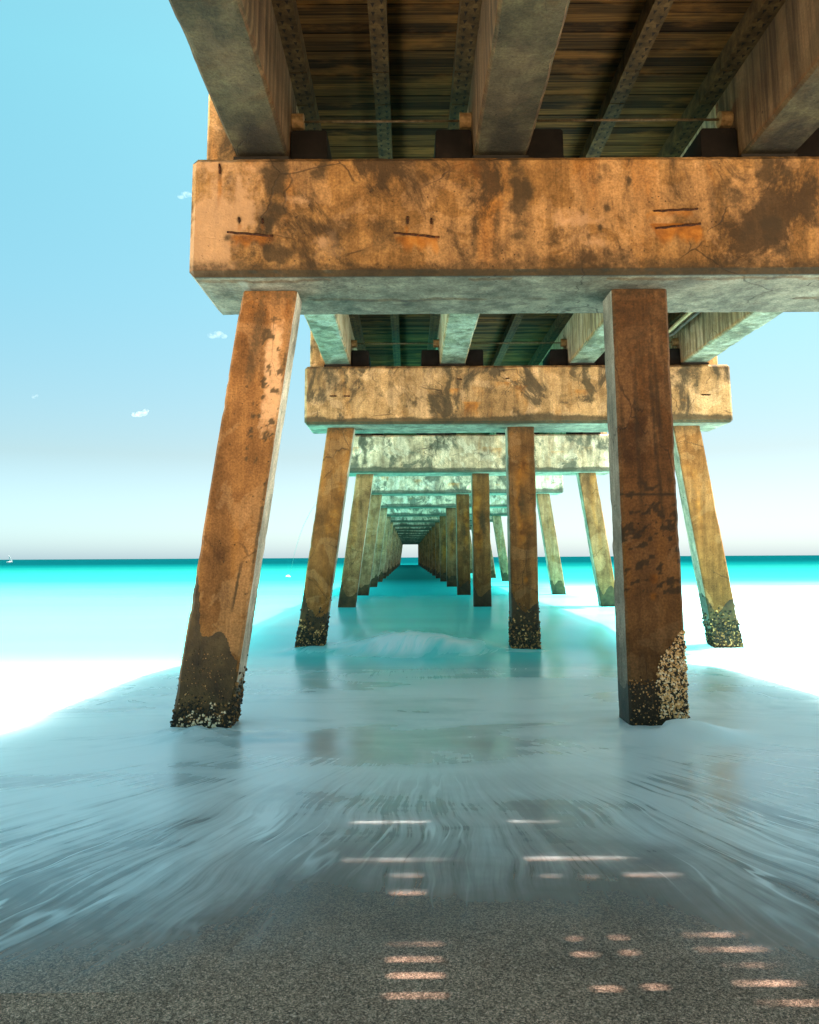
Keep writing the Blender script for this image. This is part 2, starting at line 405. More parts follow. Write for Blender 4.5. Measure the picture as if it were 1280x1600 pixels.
def make_water():
    n = N('silky sea water'); P = n.obj(); x, y, z = n.xyz(P)
    # flow of the backwash: streaks fan out from under the first bent
    dx = n.math('SUBTRACT', x, 0.25); dy = n.math('SUBTRACT', 8.0, y)
    warp = n.math('MULTIPLY', n.math('SUBTRACT', n.noise(P, 0.5, 3, 0.5), 0.5), 0.24)
    ang = n.math('ADD', n.math('ARCTAN2', dx, n.math('ADD', n.math('MAXIMUM', dy, 0.05), 0.35)), n.math('MULTIPLY', warp, 0.55))
    rad = n.math('SQRT', n.math('ADD', n.math('MULTIPLY', dx, dx), n.math('MULTIPLY', dy, dy)))
    fl = n.noise(n.comb(n.math('MULTIPLY', ang, 11.0), n.math('MULTIPLY', rad, 0.34), 0.0), 1.0, 7, 0.6, 0.08)
    fl2 = n.noise(n.comb(n.math('MULTIPLY', ang, 70.0), n.math('MULTIPLY', rad, 0.62), 4.0), 1.0, 6, 0.66, 0.10)
    fl3 = n.noise(n.comb(n.math('MULTIPLY', ang, 20.0), n.math('MULTIPLY', rad, 0.5), 9.0), 1.0, 3, 0.5, 0.15)
    def thread(q, wdt): return n.step(n.math('ABSOLUTE', n.math('SUBTRACT', q, 0.5)), 0.0, wdt, 1.0, 0.0)
    threads = n.math('MULTIPLY', thread(fl3, 0.026), n.math('MULTIPLY', n.step(rad, 1.6, 3.0), n.step(n.noise(P, 0.9, 3), 0.45, 0.65)))
    soft = n.noise(n.scale(P, (0.30, 0.85, 1.0)), 1.0, 5, 0.52, 0.6)
    curl = n.noise(n.scale(P, (0.55, 1.7, 1.0)), 1.0, 5, 0.55, 0.9)
    wisps = n.math('ADD', n.math('MULTIPLY', fl, 0.52), n.math('MULTIPLY', fl2, 0.48))
    calm = n.step(rad, 1.2, 3.4)
    wisps = n.math('ADD', n.math('MULTIPLY', wisps, calm), n.math('MULTIPLY', n.math('ADD', 0.28, n.math('MULTIPLY', curl, 0.45)), n.math('SUBTRACT', 1.0, calm)))
    mist = n.noise(n.scale(P, (0.9, 0.7, 1.0)), 1.0, 5, 0.6, 0.5)      # drifting patches where the strands dissolve
    wisps = n.math('ADD', n.math('MULTIPLY', n.math('SUBTRACT', wisps, 0.5), n.step(mist, 0.38, 0.62, 0.15, 1.1)), n.math('ADD', 0.5, n.math('MULTIPLY', n.math('SUBTRACT', mist, 0.5), 0.30)))
    # how much water lies on the sand
    side = n.step(n.math('ABSOLUTE', n.math('SUBTRACT', x, 0.25)), 0.1, 2.2)
    yw = n.math('ADD', y, n.math('MULTIPLY', side, 0.75))
    yw = n.math('ADD', yw, n.math('MULTIPLY', n.math('SUBTRACT', n.noise(P, 0.8, 3), 0.5), 1.0))
    depth = n.step(yw, 2.25, 6.1, 0.0, 1.0, False)
    al = n.math('ADD', n.math('MULTIPLY', depth, 1.30), n.math('MULTIPLY', n.math('SUBTRACT', wisps, 0.53), n.step(yw, 2.4, 4.2, 0.4, 2.5)))
    al = n.math('ADD', al, n.math('MULTIPLY', n.math('SUBTRACT', curl, 0.5), n.step(y, 4.2, 6.5, 0.0, 0.45)))
    al = n.math('ADD', al, n.math('MULTIPLY', threads, n.step(yw, 2.9, 4.2, 0.0, 0.55)))
    alpha = n.math('MULTIPLY', n.step(al, -0.22, 1.30), n.step(yw, 2.35, 4.5))
    alpha = n.math('MAXIMUM', alpha, n.step(y, 6.5, 9.0))
    # colour of the water body by depth offshore
    ly = n.math('LOGARITHM', y, 10.0)
    lyv = n.math('ADD', ly, n.math('MULTIPLY', n.math('SUBTRACT', n.noise(n.scale(P, (0.012, 0.06, 1.0)), 1.0, 5, 0.6, 0.4), 0.5), 0.16))
    body = n.ramp(n.math('DIVIDE', lyv, 3.2), [
        (0.22, (0.40, 0.46, 0.49)),
        (0.28, (0.38, 0.52, 0.55)),
        (0.365, (0.082, 0.72, 0.72)),
        (0.43, (0.056, 0.76, 0.76)),
        (0.51, (0.026, 0.50, 0.49)),
        (0.545, (0.013, 0.16, 0.14)),
        (0.63, (0.006, 0.115, 0.105)),
        (0.675, (0.001, 0.068, 0.070)),
        (0.74, (0.0005, 0.032, 0.038))])
    # drifting foam, thinning offshore; white beside the deck stands in for overexposed sunlit water
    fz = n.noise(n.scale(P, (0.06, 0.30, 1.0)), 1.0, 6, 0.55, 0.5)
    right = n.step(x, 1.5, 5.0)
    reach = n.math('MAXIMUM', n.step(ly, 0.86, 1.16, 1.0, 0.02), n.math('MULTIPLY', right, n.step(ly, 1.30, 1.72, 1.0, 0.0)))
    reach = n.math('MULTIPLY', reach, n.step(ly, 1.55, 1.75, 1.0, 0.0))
    foam_glare = n.math('MULTIPLY', reach, n.step(fz, 0.30, 0.62, 0.5, 1.0))
    sunlit_sides = n.step(n.math('ABSOLUTE', n.math('SUBTRACT', x, 2.0)), 3.6, 6.0)
    foam_glare = n.math('MULTIPLY', foam_glare, n.math('ADD', 0.12, n.math('MULTIPLY', sunlit_sides, 0.6)), clamp=True)
    foam_in = n.math('MULTIPLY', n.step(ly, 0.84, 1.14, 1.0, 0.0), n.math('ADD', n.math('MULTIPLY', threads, 0.4), n.step(n.math('ADD', n.math('MULTIPLY', wisps, 0.55), n.math('MULTIPLY', soft, 0.45)), 0.40, 0.57, 0.16, 1.35)), clamp=True)
    br = n.attr('breaker')
    xb = n.math('ADD', x, n.math('MULTIPLY', n.math('SUBTRACT', y, 14.9), -0.45))
    vst = n.noise(n.comb(n.math('MULTIPLY', xb, 5.5), n.math('MULTIPLY', y, 0.9), 3.0), 1.0, 7, 0.62, 0.5)
    brf = n.math('MULTIPLY', n.step(br, 0.02, 0.75, 0.0, 1.35, False), n.step(vst, 0.28, 0.64, 0.30, 1.15), clamp=True)
    ch = n.step(n.math('ADD', n.attr('churn'), n.math('MULTIPLY', n.math('SUBTRACT', curl, 0.5), 1.2)), 0.25, 1.0)
    foam = n.math('MAXIMUM', n.math('MAXIMUM', foam_glare, n.math('MULTIPLY', foam_in, 1.0)), n.math('MAXIMUM', n.math('MULTIPLY', brf, 0.9), n.math('MULTIPLY', ch, 0.7)))
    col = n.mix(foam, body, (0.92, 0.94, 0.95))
    rough = n.math('ADD', n.step(ly, 0.7, 1.2, 0.13, 0.24), n.math('MULTIPLY', foam, 0.22))
    spec = n.step(ly, 0.85, 1.5, 0.85, 0.0)
    hgt = n.math('ADD', n.math('MULTIPLY', wisps, 0.5), n.math('MULTIPLY', soft, 0.6))
    b = n.bsdf(col, rough, spec, n.bump(hgt, 0.16, 0.05))
    pb = b.node; pb.inputs['Subsurface Weight'].default_value = 0.6
    pb.subsurface_method = 'BURLEY'; pb.inputs['Subsurface Radius'].default_value = (1.3, 1.75, 1.85); n.l(n.step(y, 8.0, 90.0, 0.55, 7.0, False), pb.inputs['Subsurface Scale'])
    tr = n.n('BsdfTransparent'); mx = n.n('MixShader')
    n.l(alpha, mx.inputs[0]); n.t.links.new(tr.outputs[0], mx.inputs[1]); n.t.links.new(b, mx.inputs[2])
    return n.done(mx.outputs[0])
tag(link('water', wm, make_water()), kind='structure')

def sand_z(x, y):
    z = np.where(y < 6.6, (6.6 - y) * 0.028, (6.6 - y) * 0.05) - 0.007
    return np.maximum(z, -4.0) + 0.002 * (fbm(x * 1.5, y * 1.5, x * 0, 2, 3) - .5)
gx = np.unique(np.concatenate([np.linspace(-400, 400, 81), np.linspace(-6, 6, 121)]))
gy = np.unique(np.concatenate([np.linspace(-300, 0, 31), np.linspace(0, 9, 110), np.linspace(9, 90, 28)]))
gm, *_ = grid_sheet('sand', gx, gy, sand_z)
def make_sand():
    n = N('coarse wet sand'); P = n.obj(); x, y, z = n.xyz(P)
    gr = n.vor(P, 420.0, 'F1', 1); gv = n.n('SeparateColor'); n.l(gr, gv.inputs[0])
    gr2 = n.vor(P, 150.0, 'F1', 1); gv2 = n.n('SeparateColor'); n.l(gr2, gv2.inputs[0])
    nz = n.noise(P, 60, 5, 0.7)
    q = n.math('ADD', n.math('MULTIPLY', gv.outputs[0], 0.45), n.math('ADD', n.math('MULTIPLY', gv2.outputs[1], 0.3), n.math('MULTIPLY', nz, 0.25)))
    col = n.ramp(q, [(0.24, (0.055, 0.035, 0.024)), (0.40, (0.20, 0.135, 0.095)), (0.54, (0.36, 0.25, 0.178)), (0.70, (0.66, 0.49, 0.36)), (0.86, (0.92, 0.78, 0.63))])
    sh = n.vor(P, 16.0); shm = n.math('MULTIPLY', n.step(sh, 0.07, 0.10, 1.0, 0.0), n.step(n.noise(P, 5, 2), 0.56, 0.6))
    col = n.mix(n.math('MULTIPLY', shm, 0.85), col, (0.85, 0.74, 0.6))
    wet = n.step(n.math('ADD', y, n.math('MULTIPLY', n.noise(P, 1.2, 4), 0.9)), 3.0, 4.3)
    col = n.mix(1.0, col, (1.34, 1.05, 0.98), 'MULTIPLY')
    dry = n.step(n.math('ADD', y, n.math('MULTIPLY', n.noise(P, 0.3, 4), 1.5)), 1.2, -0.6)
    col = n.mix(dry, col, n.mix(q, (0.50, 0.38, 0.25), (0.86, 0.70, 0.50)))
    k = n.math('SUBTRACT', 1.0, n.math('MULTIPLY', wet, 0.55))
    patch = n.step(n.noise(P, 2.2, 5, 0.6), 0.3, 0.7, 0.8, 1.15); k = n.math('MULTIPLY', k, patch)
    col = n.mix(1.0, col, n.comb(k, k, k), 'MULTIPLY')
    return n.done(n.bsdf(col, n.math('SUBTRACT', 0.8, n.math('MULTIPLY', wet, 0.3)), 0.35, n.bump(q, 0.9, 0.006)))
tag(link('sand', gm, make_sand()), kind='structure')

# ------------------------------------------------------------------ the pier
YB = [3.063, 6.358, 9.93, 13.20, 16.75] + [16.75 + 3.42 * (i + 1) for i in range(14)]
YB = [b * U for b in YB]; YB[1] = 6.36 * U
NB = len(YB)
X0, X1 = -0.7815 * U, 2.466 * U
ZS, ZT = 1.589 * U, 2.038 * U           # underside and top of the caps
DC, CH = 0.5 * U, 0.045
XM = 0.5 * (X0 + X1)
pier = bpy.data.objects.new('pier', None); COL.objects.link(pier); pier.location = (XM, YB[0], 0)
tag(pier, 'long concrete fishing pier on stained battered piles running out over turquoise water', 'pier')

def soft(x, a, b, e): return sstep(a - e, a + e, x) * (1 - sstep(b - e, b + e, x))
# stains and a painted skylit left end, surveyed on the first cap: kind, px0, py0, px1, py1, strength, softness(m)
CAP1 = [('dark', 405, 250, 445, 425, .75, .06), ('dark', 490, 245, 512, 330, .6, .05), ('dark', 500, 330, 640, 425, .42, .14), ('dark', 440, 330, 560, 425, .35, .12),
        ('dark', 793, 238, 817, 300, 1.5, .026), ('dark', 800, 290, 824, 330, 1.2, .026), ('dark', 812, 320, 832, 420, .6, .06), ('dark', 768, 250, 790, 420, .35, .06), ('dark', 799, 360, 822, 374, 1.0, .02),
        ('dark', 1187, 239, 1203, 290, 1.5, .024), ('dark', 432, 244, 447, 420, .95, .025), ('dark', 772, 244, 785, 425, .8, .025), ('dark', 497, 244, 510, 330, .95, .025), ('dark', 1236, 290, 1246, 420, .9, .022), ('dark', 738, 300, 748, 425, .7, .022), ('dark', 1185, 270, 1245, 420, .55, .09), ('dark', 930, 385, 1010, 425, .5, .06), ('dark', 905, 250, 960, 300, .35, .08),
        ('dark', 1095, 280, 1180, 400, .42, .12), ('dark', 735, 260, 765, 430, .4, .06), ('dark', 640, 250, 670, 300, .3, .05), ('dark', 1000, 270, 1020, 400, .3, .05),
        ('dark', 943, 320, 953, 331, 1.2, .01), ('dark', 934, 350, 941, 362, 1.2, .01), ('dark', 979, 276, 986, 290, 1.2, .01), ('dark', 1209, 369, 1216, 378, 1.2, .01),
        ('rust', 358, 368, 425, 402, .75, .035), ('rust', 615, 370, 690, 418, .8, .04), ('rust', 1022, 350, 1098, 402, 1.0, .03), ('rust', 1018, 330, 1092, 352, .5, .03),
        ('rust', 340, 262, 347, 318, .9, .012), ('rust', 322, 262, 328, 300, .6, .012), ('rust', 371, 345, 378, 362, .8, .015), ('rust', 407, 345, 414, 362, .8, .015),
        ('rust', 632, 345, 640, 368, .8, .012), ('rust', 670, 345, 677, 368, .8, .012), ('rust', 700, 250, 760, 340, .35, .1), ('rust', 840, 250, 930, 330, .25, .12),
        ('dark', 342, 255, 346, 285, 1.1, .008), ('dark', 372, 337, 377, 350, 1.2, .008), ('dark', 408, 340, 414, 352, 1.2, .01), ('dark', 634, 338, 640, 352, 1.2, .01), ('dark', 672, 340, 677, 352, 1.2, .008),
        ('dark', 351, 366, 361, 376, 1.0, .008),
        ('pale', 370, 250, 425, 335, .55, .04), ('pale', 440, 300, 490, 325, .7, .04), ('pale', 480, 345, 600, 385, .5, .06), ('pale', 290, 244, 400, 426, .95, .06), ('pale', 860, 320, 955, 400, .55, .05),  # wide left-end patch puts skylight into the colour
        ('pale', 690, 260, 730, 300, .35, .05)]
def paint_cap(me, x, y, z, i, yf):
    seed = 100 + i * 7
    out = {'dark': np.zeros_like(x), 'rust': np.zeros_like(x), 'pale': np.zeros_like(x), 'wet': np.zeros_like(x)}
    X = x + XM; Z = z + ZS
    front = y < -DC / 2 + CH + 0.02
    wob = (fbm(X * 3, Z * 3, X * 0 + i, seed, 4) - .5) + .5 * (fbm(X * 11, Z * 9, X * 0 + i, seed + 9, 4) - .5)
    drip = fbm(X * 16, Z * .8, X * 0 + i, seed + 21, 4); blot = fbm(X * 5, Z * 4, X * 0 + 4, seed + 31, 5)
    # mould creeping up from the lower arris
    hb = 0.05 + 0.17 * fbm(X * 1.6, X * 0, X * 0 + i * 3.3, seed, 5) ** 1.5
    out['dark'] = np.maximum(out['dark'], (1 - sstep(hb * 0.5, hb * 1.6, Z - ZS)) * (1.15 if i else .55) * front)
    out['dark'] = np.maximum(out['dark'], (1 - sstep(CH * .8, CH * 1.7, Z - ZS + wob * .03)) * (.85 if i == 0 else .9) * (y < -DC / 2 + CH * 1.2))
    # run-off under every girder seat
    for gxc in GX:
        c = gxc + rng.uniform(-.1, .1)
        for k in range(3):
            cc = c + rng.uniform(-.28, .28); wd = rng.uniform(.025, .10); L = rng.uniform(.25, .95)
            m = np.exp(-((X - cc - wob * .25) / wd) ** 2) * (1 - sstep(ZT - L, ZT - L * .3, -Z + 2 * ZT - L) * 0) * sstep(ZT - L - .15, ZT - L + .25, Z)
            out['dark'] = np.maximum(out['dark'], m * (.5 + blot) * rng.uniform(.5, 1.0) * (0.40 if i == 0 else 1.0))
    if i > 0:
        for k in range(9):
            c = rng.uniform(X0 + .3, X1 - .3); zc = ZS + rng.uniform(.35, .8); wd = rng.uniform(.07, .22)
            vv = (Z - zc) / rng.uniform(.2, .5) + 1
            out['rust'] = np.maximum(out['rust'], soft(X + wob * .2, c - wd, c + wd, .06) * sstep(-.3 + drip * .9, .6 + drip * .7, vv) * (1 - sstep(.96, 1.05, vv)) * rng.uniform(.3, .7))
        for k in range(7):
            c = rng.uniform(X0, X1); out['pale'] = np.maximum(out['pale'], soft(X + wob * .6, c - .3, c + .3, .15) * soft(Z + wob * .5, ZS + .3, ZS + .9, .12) * .28)
    else:
        for kind, a, b, c, d, s, e in CAP1:
            xa, za = at_y(a, b, yf); xb, zb = at_y(c, d, yf)
            z0_, z1_ = min(za, zb), max(za, zb)
            if e > .022:
                ww = wob * (min(.5, 6 * e) if kind != 'rust' else .16)
                v = (Z - z0_) / (z1_ - z0_)
                if kind == 'rust': m = soft(X + ww, xa, xb, e) * sstep(-.25 + drip * .9, .55 + drip * .7, v) * (1 - sstep(.97, 1.06, v)) * s * 1.15
                else: m = soft(X + ww, xa, xb, max(e, .06) * 1.5) * soft(Z + ww * 1.2, z0_, z1_, max(e, .07) * 1.8) * s * (.45 + .9 * sstep(.3, .72, blot if kind == 'dark' else wob * 1.2 + .5))
            else:
                m = np.exp(-((X - (xa + xb) / 2 + wob * .03) / ((xb - xa) * .62)) ** 2 - ((Z - (z0_ + z1_) / 2 + wob * .04) / ((z1_ - z0_) * .62)) ** 2) * s * .8
            out[kind] = np.maximum(out[kind], m)
    # rust and mould lines along the soffit
    bot = (Z < ZS + 0.01)
    l1 = np.exp(-((y + DC * .38 + wob * .12) / .05) ** 2) * (fbm(X * .8, X * 0, X * 0, seed + 3, 4) > .47)
    l2 = np.exp(-((y - DC * .08 + wob * .12) / .05) ** 2) * sstep(.46, .58, fbm(X * .7, X * 0, X * 0 + 5, seed + 5, 4))
    out['rust'] = np.maximum(out['rust'], bot * np.maximum(l1, l2) * .75); out['dark'] = np.maximum(out['dark'], bot * np.maximum(l1 * .4, l2 * .55))
    for k in out: out[k] = out[k] * (front | bot)
    attr(me, **out)

GX = [-0.535 * U, 0.350 * U, 1.345 * U, 2.215 * U]
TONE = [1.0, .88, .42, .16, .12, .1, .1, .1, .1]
def cap_mesh(i):
    hi = (420, 60, 26) if i == 0 else (260, 40, 14) if i < 3 else (120, 20, 6)
    prof = profile(-DC / 2, DC / 2, 0, ZT - ZS, CH, (hi[2], 4), (hi[1], 4))      # a = y, b = z
    ts = np.linspace(X0 - XM, X1 - XM, hi[0])
    ts = np.concatenate([[ts[0]], [ts[0] + CH], ts[1:-1][(ts[1:-1] > ts[0] + CH) & (ts[1:-1] < ts[-1] - CH)], [ts[-1] - CH], [ts[-1]]])
    def place(a, b, t):
        e = np.clip(np.maximum(ts[0] + CH - t, t - ts[-1] + CH), 0, CH)        # chamfered ends
        a2 = np.sign(a) * np.maximum(np.abs(a) - e * (np.abs(a) > DC / 2 - CH), 0)
        b2 = np.clip(b, e, ZT - ZS - e)
        if i < 3:   # chipped arrises and uneven faces
            k = (fbm((t + i * 9) * 7, a * 7, b * 7, 41, 4) - .5)
            edge = np.clip(1 - np.minimum(np.minimum(b, ZT - ZS - b), 1) / .07, 0, 1) * np.clip(1 - (DC / 2 - np.abs(a)) / .07, 0, 1)
            a2 = a2 - np.sign(a) * (np.clip(k, 0, 1) * edge * .055 + k * .006); b2 = b2 + np.where(b < .5, 1, -1) * np.clip(k, 0, 1) * edge * .04
        return t, a2, b2
    return sweep('cap_beam', prof, ts, place)

PW, PD, PCH = 0.208 * U, 0.160 * U, 0.022
BAT = 0.216 / 1.589
PX_TOP = [(-0.518 * U, -1), (0.879 * U, 0), (2.168 * U, 1)]
def pile_mesh(i, j, zb):
    sx, bat = PX_TOP[j]
    hi = (220, 26, 14) if i == 0 else (130, 14, 8) if i < 3 else (40, 5, 4)
    prof = profile(-PW / 2, PW / 2, -PD / 2, PD / 2, PCH, (hi[1], 4), (hi[2], hi[2]))
    ts = np.linspace(zb, ZS - 0.003, hi[0])
    def place(a, b, t):
        x = a + bat * BAT * (ZS - t)
        if i < 3:
            k = fbm(a * 9 + i * 5 + j, b * 9, t * 4, 77, 4) - .5
            edge = np.clip(1 - (PW / 2 - np.abs(a)) / .05, 0, 1) * np.clip(1 - (PD / 2 - np.abs(b)) / .05, 0, 1)
            x = x - np.sign(a) * (np.clip(k - .05, 0, 1) * edge * .07 + k * .006 * 1)
        return x, b, t
    me, x, y, z = sweep('pile', prof, ts, place)
    # stains; fronts darken towards the top
    loc_a = x - bat * BAT * (ZS - z); u = loc_a / PW + .5
    n1 = fbm(x * 4, y * 4 + i * 7.7 + j * 3.1, z * 1.5, 31, 5)
    wl = [.62, .50, .40][min(i, 2)]
    if (i, j) == (0, 0): base = 0.72 + .55 * sstep(.30, .0, u) - .22 * sstep(.6, .95, u)
    elif (i, j) == (0, 1): base = 0.34 + 0 * u + .12 * sstep(.4, .9, u)
    elif i == 0: base = .5 + 0 * u
    else: base = wl + .22 * sstep(.25, 0, u) + .1 * np.sin(u * 5 + i + j)
    base = base + (n1 - .5) * .28
    wet = 1 - sstep(base - .03, base + .03, z) 
    sidef = np.abs(loc_a) > PW / 2 - .012
    wet = wet * np.where(sidef & (i == 0), sstep(.55, .15, z), 1)
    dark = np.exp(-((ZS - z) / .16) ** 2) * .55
    rust = np.zeros_like(x); pale = np.zeros_like(x)
    if i == 0 and j == 0:
        dark = np.maximum(dark, .55 * soft(u, .28, .5, .08) * soft(z, 2.9, 3.85, .2))
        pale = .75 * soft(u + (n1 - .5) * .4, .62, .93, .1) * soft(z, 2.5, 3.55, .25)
        sp = fbm(x * 22, y * 9, z * 18, 63, 4)
        dark = np.maximum(dark, sstep(.55, .66, sp) * soft(u + (n1 - .5) * .3, .5, .95, .1) * soft(z, 2.2, 3.6, .25) * .9)
        dark = np.maximum(dark, soft(u, .93, 1.0, .02) * soft(z, 1.3, 3.3, .15) * .55 * (n1 > .45))
        dark = np.maximum(dark, .9 * np.exp(-((u - .74 - (z - 1.1) * .10) / .025) ** 2) * soft(z, .95, 1.38, .05))
    if i == 0 and j == 1:
        for cu, wd, z0, z1, s in ((.35, .05, 1.8, 3.6, .55), (.62, .045, 1.6, 3.4, .6), (.72, .06, 2.4, 3.7, .6), (.12, .06, 2.2, 3.0, .5), (.9, .05, 2.6, 3.8, .45)):
            dark = np.maximum(dark, s * np.exp(-((u - cu - .10 * (3 - z) * (cu > .5) * .8 - (n1 - .5) * .12) / wd) ** 2) * soft(z, z0, z1, .25))
        sp = fbm(x * 17 + n1 * 3, y * 5, z * 20 + n1 * 2, 55, 4)
        dark = np.maximum(dark, .8 * sstep(.57, .68, sp) * soft(z, 1.05, 2.1, .12) * .95)
        rust = np.maximum(.95 * np.exp(-((u - .52) / .09) ** 2 - ((z - 1.22) / .05) ** 2) * 1.1, .9 * np.exp(-((u - .5) / .08) ** 2 - ((z - 1.07) / .045) ** 2))
        dark = np.maximum(dark, .8 * np.exp(-((z - 1.95 - (n1 - .5) * .04) / .014) ** 2))
        dark = np.maximum(dark, .42 * sstep(2.0, 3.6, z))
    if i > 0:
        c = .5 + .25 * math.sin(i * 2.1 + j)
        rust = .8 * np.exp(-((u - c - (n1 - .5) * .5) / .28) ** 2) * soft(z, 1.5 + .5 * math.sin(i * 3), 3.3, .5) * (1.0 if j == 1 else .55)
        if j == 1: dark = np.maximum(dark, .75 * np.exp(-((u - .55 - (n1 - .5) * .3) / .2) ** 2 - ((z - 2.4) / .45) ** 2))
        if i == 1 and j == 1: rust = np.maximum(rust, 1.1 * np.exp(-((u - .55) / .08) ** 2 - ((z - 1.0) / .07) ** 2))
    f = y < -PD / 2 + .03
    attr(me, dark=dark * f, rust=rust * f, pale=pale * f, wet=wet)
    return me

ICO_V = []; ICO_F = []
def _ico():
    import bmesh
    bm = bmesh.new(); bmesh.ops.create_icosphere(bm, subdivisions=1, radius=1.0)
    bm.verts.index_update()
    v = np.array([vv.co[:] for vv in bm.verts]); f = np.array([[q.index for q in ff.verts] for ff in bm.faces]); bm.free(); return v, f
IV, IF = _ico()
def shells(name, pts, radii, shade, squash=.75):
    V, Fc, Sh = [], [], []
    for k, (p, r, s) in enumerate(zip(pts, radii, shade)):
        j = 1 + (rng.random(len(IV)) - .5) * .55
        v = IV * j[:, None] * r * np.array([rng.uniform(.8, 1.25), squash, rng.uniform(.8, 1.3)]) + np.array(p)
        Fc.append(IF + len(IV) * k); V.append(v); Sh.append(np.clip(s + (rng.random(len(IV)) - .5) * .25, 0, 1))
    me = mesh(name, np.concatenate(V), np.concatenate(Fc).tolist()); attr(me, shade=np.concatenate(Sh)); return me
def growth(i, j, zb):
    """barnacles on one pile; coordinates local to the pile top centre"""
    sx, bat = PX_TOP[j]
    def off(z): return bat * BAT * (ZS - z)
    P, R, Sd = [], [], []
    def put(u, z, r, s, face='front', d=0.0):
        cx = off(z)
        if face == 'front': P.append((cx + (u - .5) * PW, -PD / 2 - r * .15 + d, z))
        elif face == 'left': P.append((cx - PW / 2 - r * .1, (u - .5) * PD, z))
        else: P.append((cx + PW / 2 + r * .1, (u - .5) * PD, z))
        R.append(r); Sd.append(s)
    if (i, j) == (0, 1):
        while len(P) < 1500:
            u, z = rng.random(), rng.uniform(.06, .78)
            lim = .50 + .10 * math.sin(z * 14) * .3 + .42 * sstep(.50, .80, np.array(z)) - .04 * sstep(.3, .05, np.array(z)) + rng.normal(0, .015)
            if u > lim + .02: put(u, z, rng.uniform(.004, .0115) * (1.3 if rng.random() < .12 else 1), rng.choice([.1, .3, .7, .8, .9, 1.0], p=[.22, .1, .2, .2, .18, .1]))
        for k in range(330): put(rng.uniform(.02, .55), rng.uniform(.0, .38) ** 1.0, rng.uniform(.004, .009), rng.choice([.1, .3, .55, .75], p=[.45, .3, .18, .07]))
        for k in range(140): put(rng.random(), rng.uniform(0, .7), rng.uniform(.006, .014), rng.choice([.1, .4, .8]), 'right')
    elif (i, j) == (0, 0):
        for k in range(700): put(rng.random(), .01 + abs(rng.normal(0, .085)), rng.uniform(.005, .012), rng.choice([.05, .2, .5, .95], p=[.5, .27, .12, .11]))
        for k in range(28): put(rng.uniform(.1, .9), rng.uniform(.01, .15), rng.uniform(.008, .015), 1.0)
        for k in range(260): put(rng.random(), rng.uniform(.1, .62), rng.uniform(.003, .006), rng.choice([.2, .5, .7], p=[.5, .35, .15]))
        for k in range(170): put(rng.random(), abs(rng.normal(0, .18)), rng.uniform(.008, .018), rng.choice([.05, .25, .5]), 'right')
    else:
        top = .34 if i == 1 else .26
        lo = zb
        for face, q in (('front', 800), ('right', 260), ('left', 260)):
            for k in range(q): put(rng.random(), -.27 + abs(rng.normal(0, .27)), rng.uniform(.010, .024), rng.choice([.05, .25, .5, .75], p=[.42, .3, .2, .08]), face)
    return shells('barnacle_crust', P, R, Sd)

pile_obj = {}; cap_obj = {}
for i in range(NB):
    zb = [-.35, -.6, -.7][min(i, 2)]
    yb = YB[i]
    # cap
    if i < 5:
        me, x, y, z = cap_mesh(i); paint_cap(me, x, y, z, i, yb - DC / 2)
        o = link('cap_beam', me, M_CAP, pier, (XM, yb, ZS))
    else:
        o = dup(cap_obj[3 + i % 2], None, pier, (XM, yb, ZS))
    o['tone'] = TONE[min(i, 8)]; o['gain'] = [0.0, .40, .75, .85, .7, .6, .5, .3, .2][min(i, 8)]; cap_obj[i] = o  # gain lifts the farther caps in place of bounce light
    for j in range(3):
        if i < 5:
            # local origin: pile axis at cap underside height, z measured from sea level
            o = link('pile', pile_mesh(i, j, zb), M_PILE, pier, (PX_TOP[j][0], yb, 0))
        else:
            o = dup(pile_obj[(3 + i % 2, j)], None, pier, (PX_TOP[j][0], yb, 0))
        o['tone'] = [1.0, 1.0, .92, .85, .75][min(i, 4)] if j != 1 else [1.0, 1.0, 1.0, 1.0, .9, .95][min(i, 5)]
        o['gain'] = [[.75, -.42, .75], [.35, -.15, .75], [.6, -.28, .6]][min(i, 2)][j]  # gain paints in the light reaching the outer piles
        pile_obj[(i, j)] = o
        if i < 2 and (i, j) != (0, 2):
            g = link('barnacle_crust', growth(i, j, zb), M_BARN, o, (PX_TOP[j][0], yb, 0)); g['kind'] = 'stuff'
        elif i == 0:
            pass
tag(cap_obj[0], 'nearest cap beam, orange and blackened with rusting steel bars')
tag(pile_obj[(0, 1)], 'nearest middle pile with a bright patch of barnacles at its foot')
tag(pile_obj[(0, 0)], 'nearest slanting pile with a dark wet foot')

# exposed reinforcing bars on the first two caps
def rebar(i, px0, py0, px1, py1, r=.011):
    yf = YB[i] - DC / 2
    xa, za = at_y(px0, py0, yf); xb, zb = at_y(px1, py1, yf)
    m = MB(); n = 9
    m.tube([(xa + (xb - xa) * k / n - (xa + xb) / 2, -.004 + .004 * math.sin(k), za + (zb - za) * k / n - (za + zb) / 2 + .003 * math.sin(k * 2.3)) for k in range(n + 1)], [r * (.8 + .4 * ((k * 7) % 5) / 5) for k in range(n + 1)], 6)
    link('rebar', m.mesh('rebar', True), M_REBAR, cap_obj[i], ((xa + xb) / 2, yf, (za + zb) / 2))
for a in ((355, 363, 427, 369), (615, 364, 687, 371), (1024, 357, 1095, 350), (1021, 330, 1090, 327), (343, 256, 344, 272), (373, 340, 375, 347), (410, 341, 411, 349), (637, 338, 637, 350), (674, 341, 674, 349)):
    rebar(0, *a)
for a in ((515, 619, 526, 619), (537, 619, 547, 619), (714, 592, 722, 593), (790, 592, 796, 591), (1096, 617, 1110, 617)):
    rebar(1, *a, r=.014)

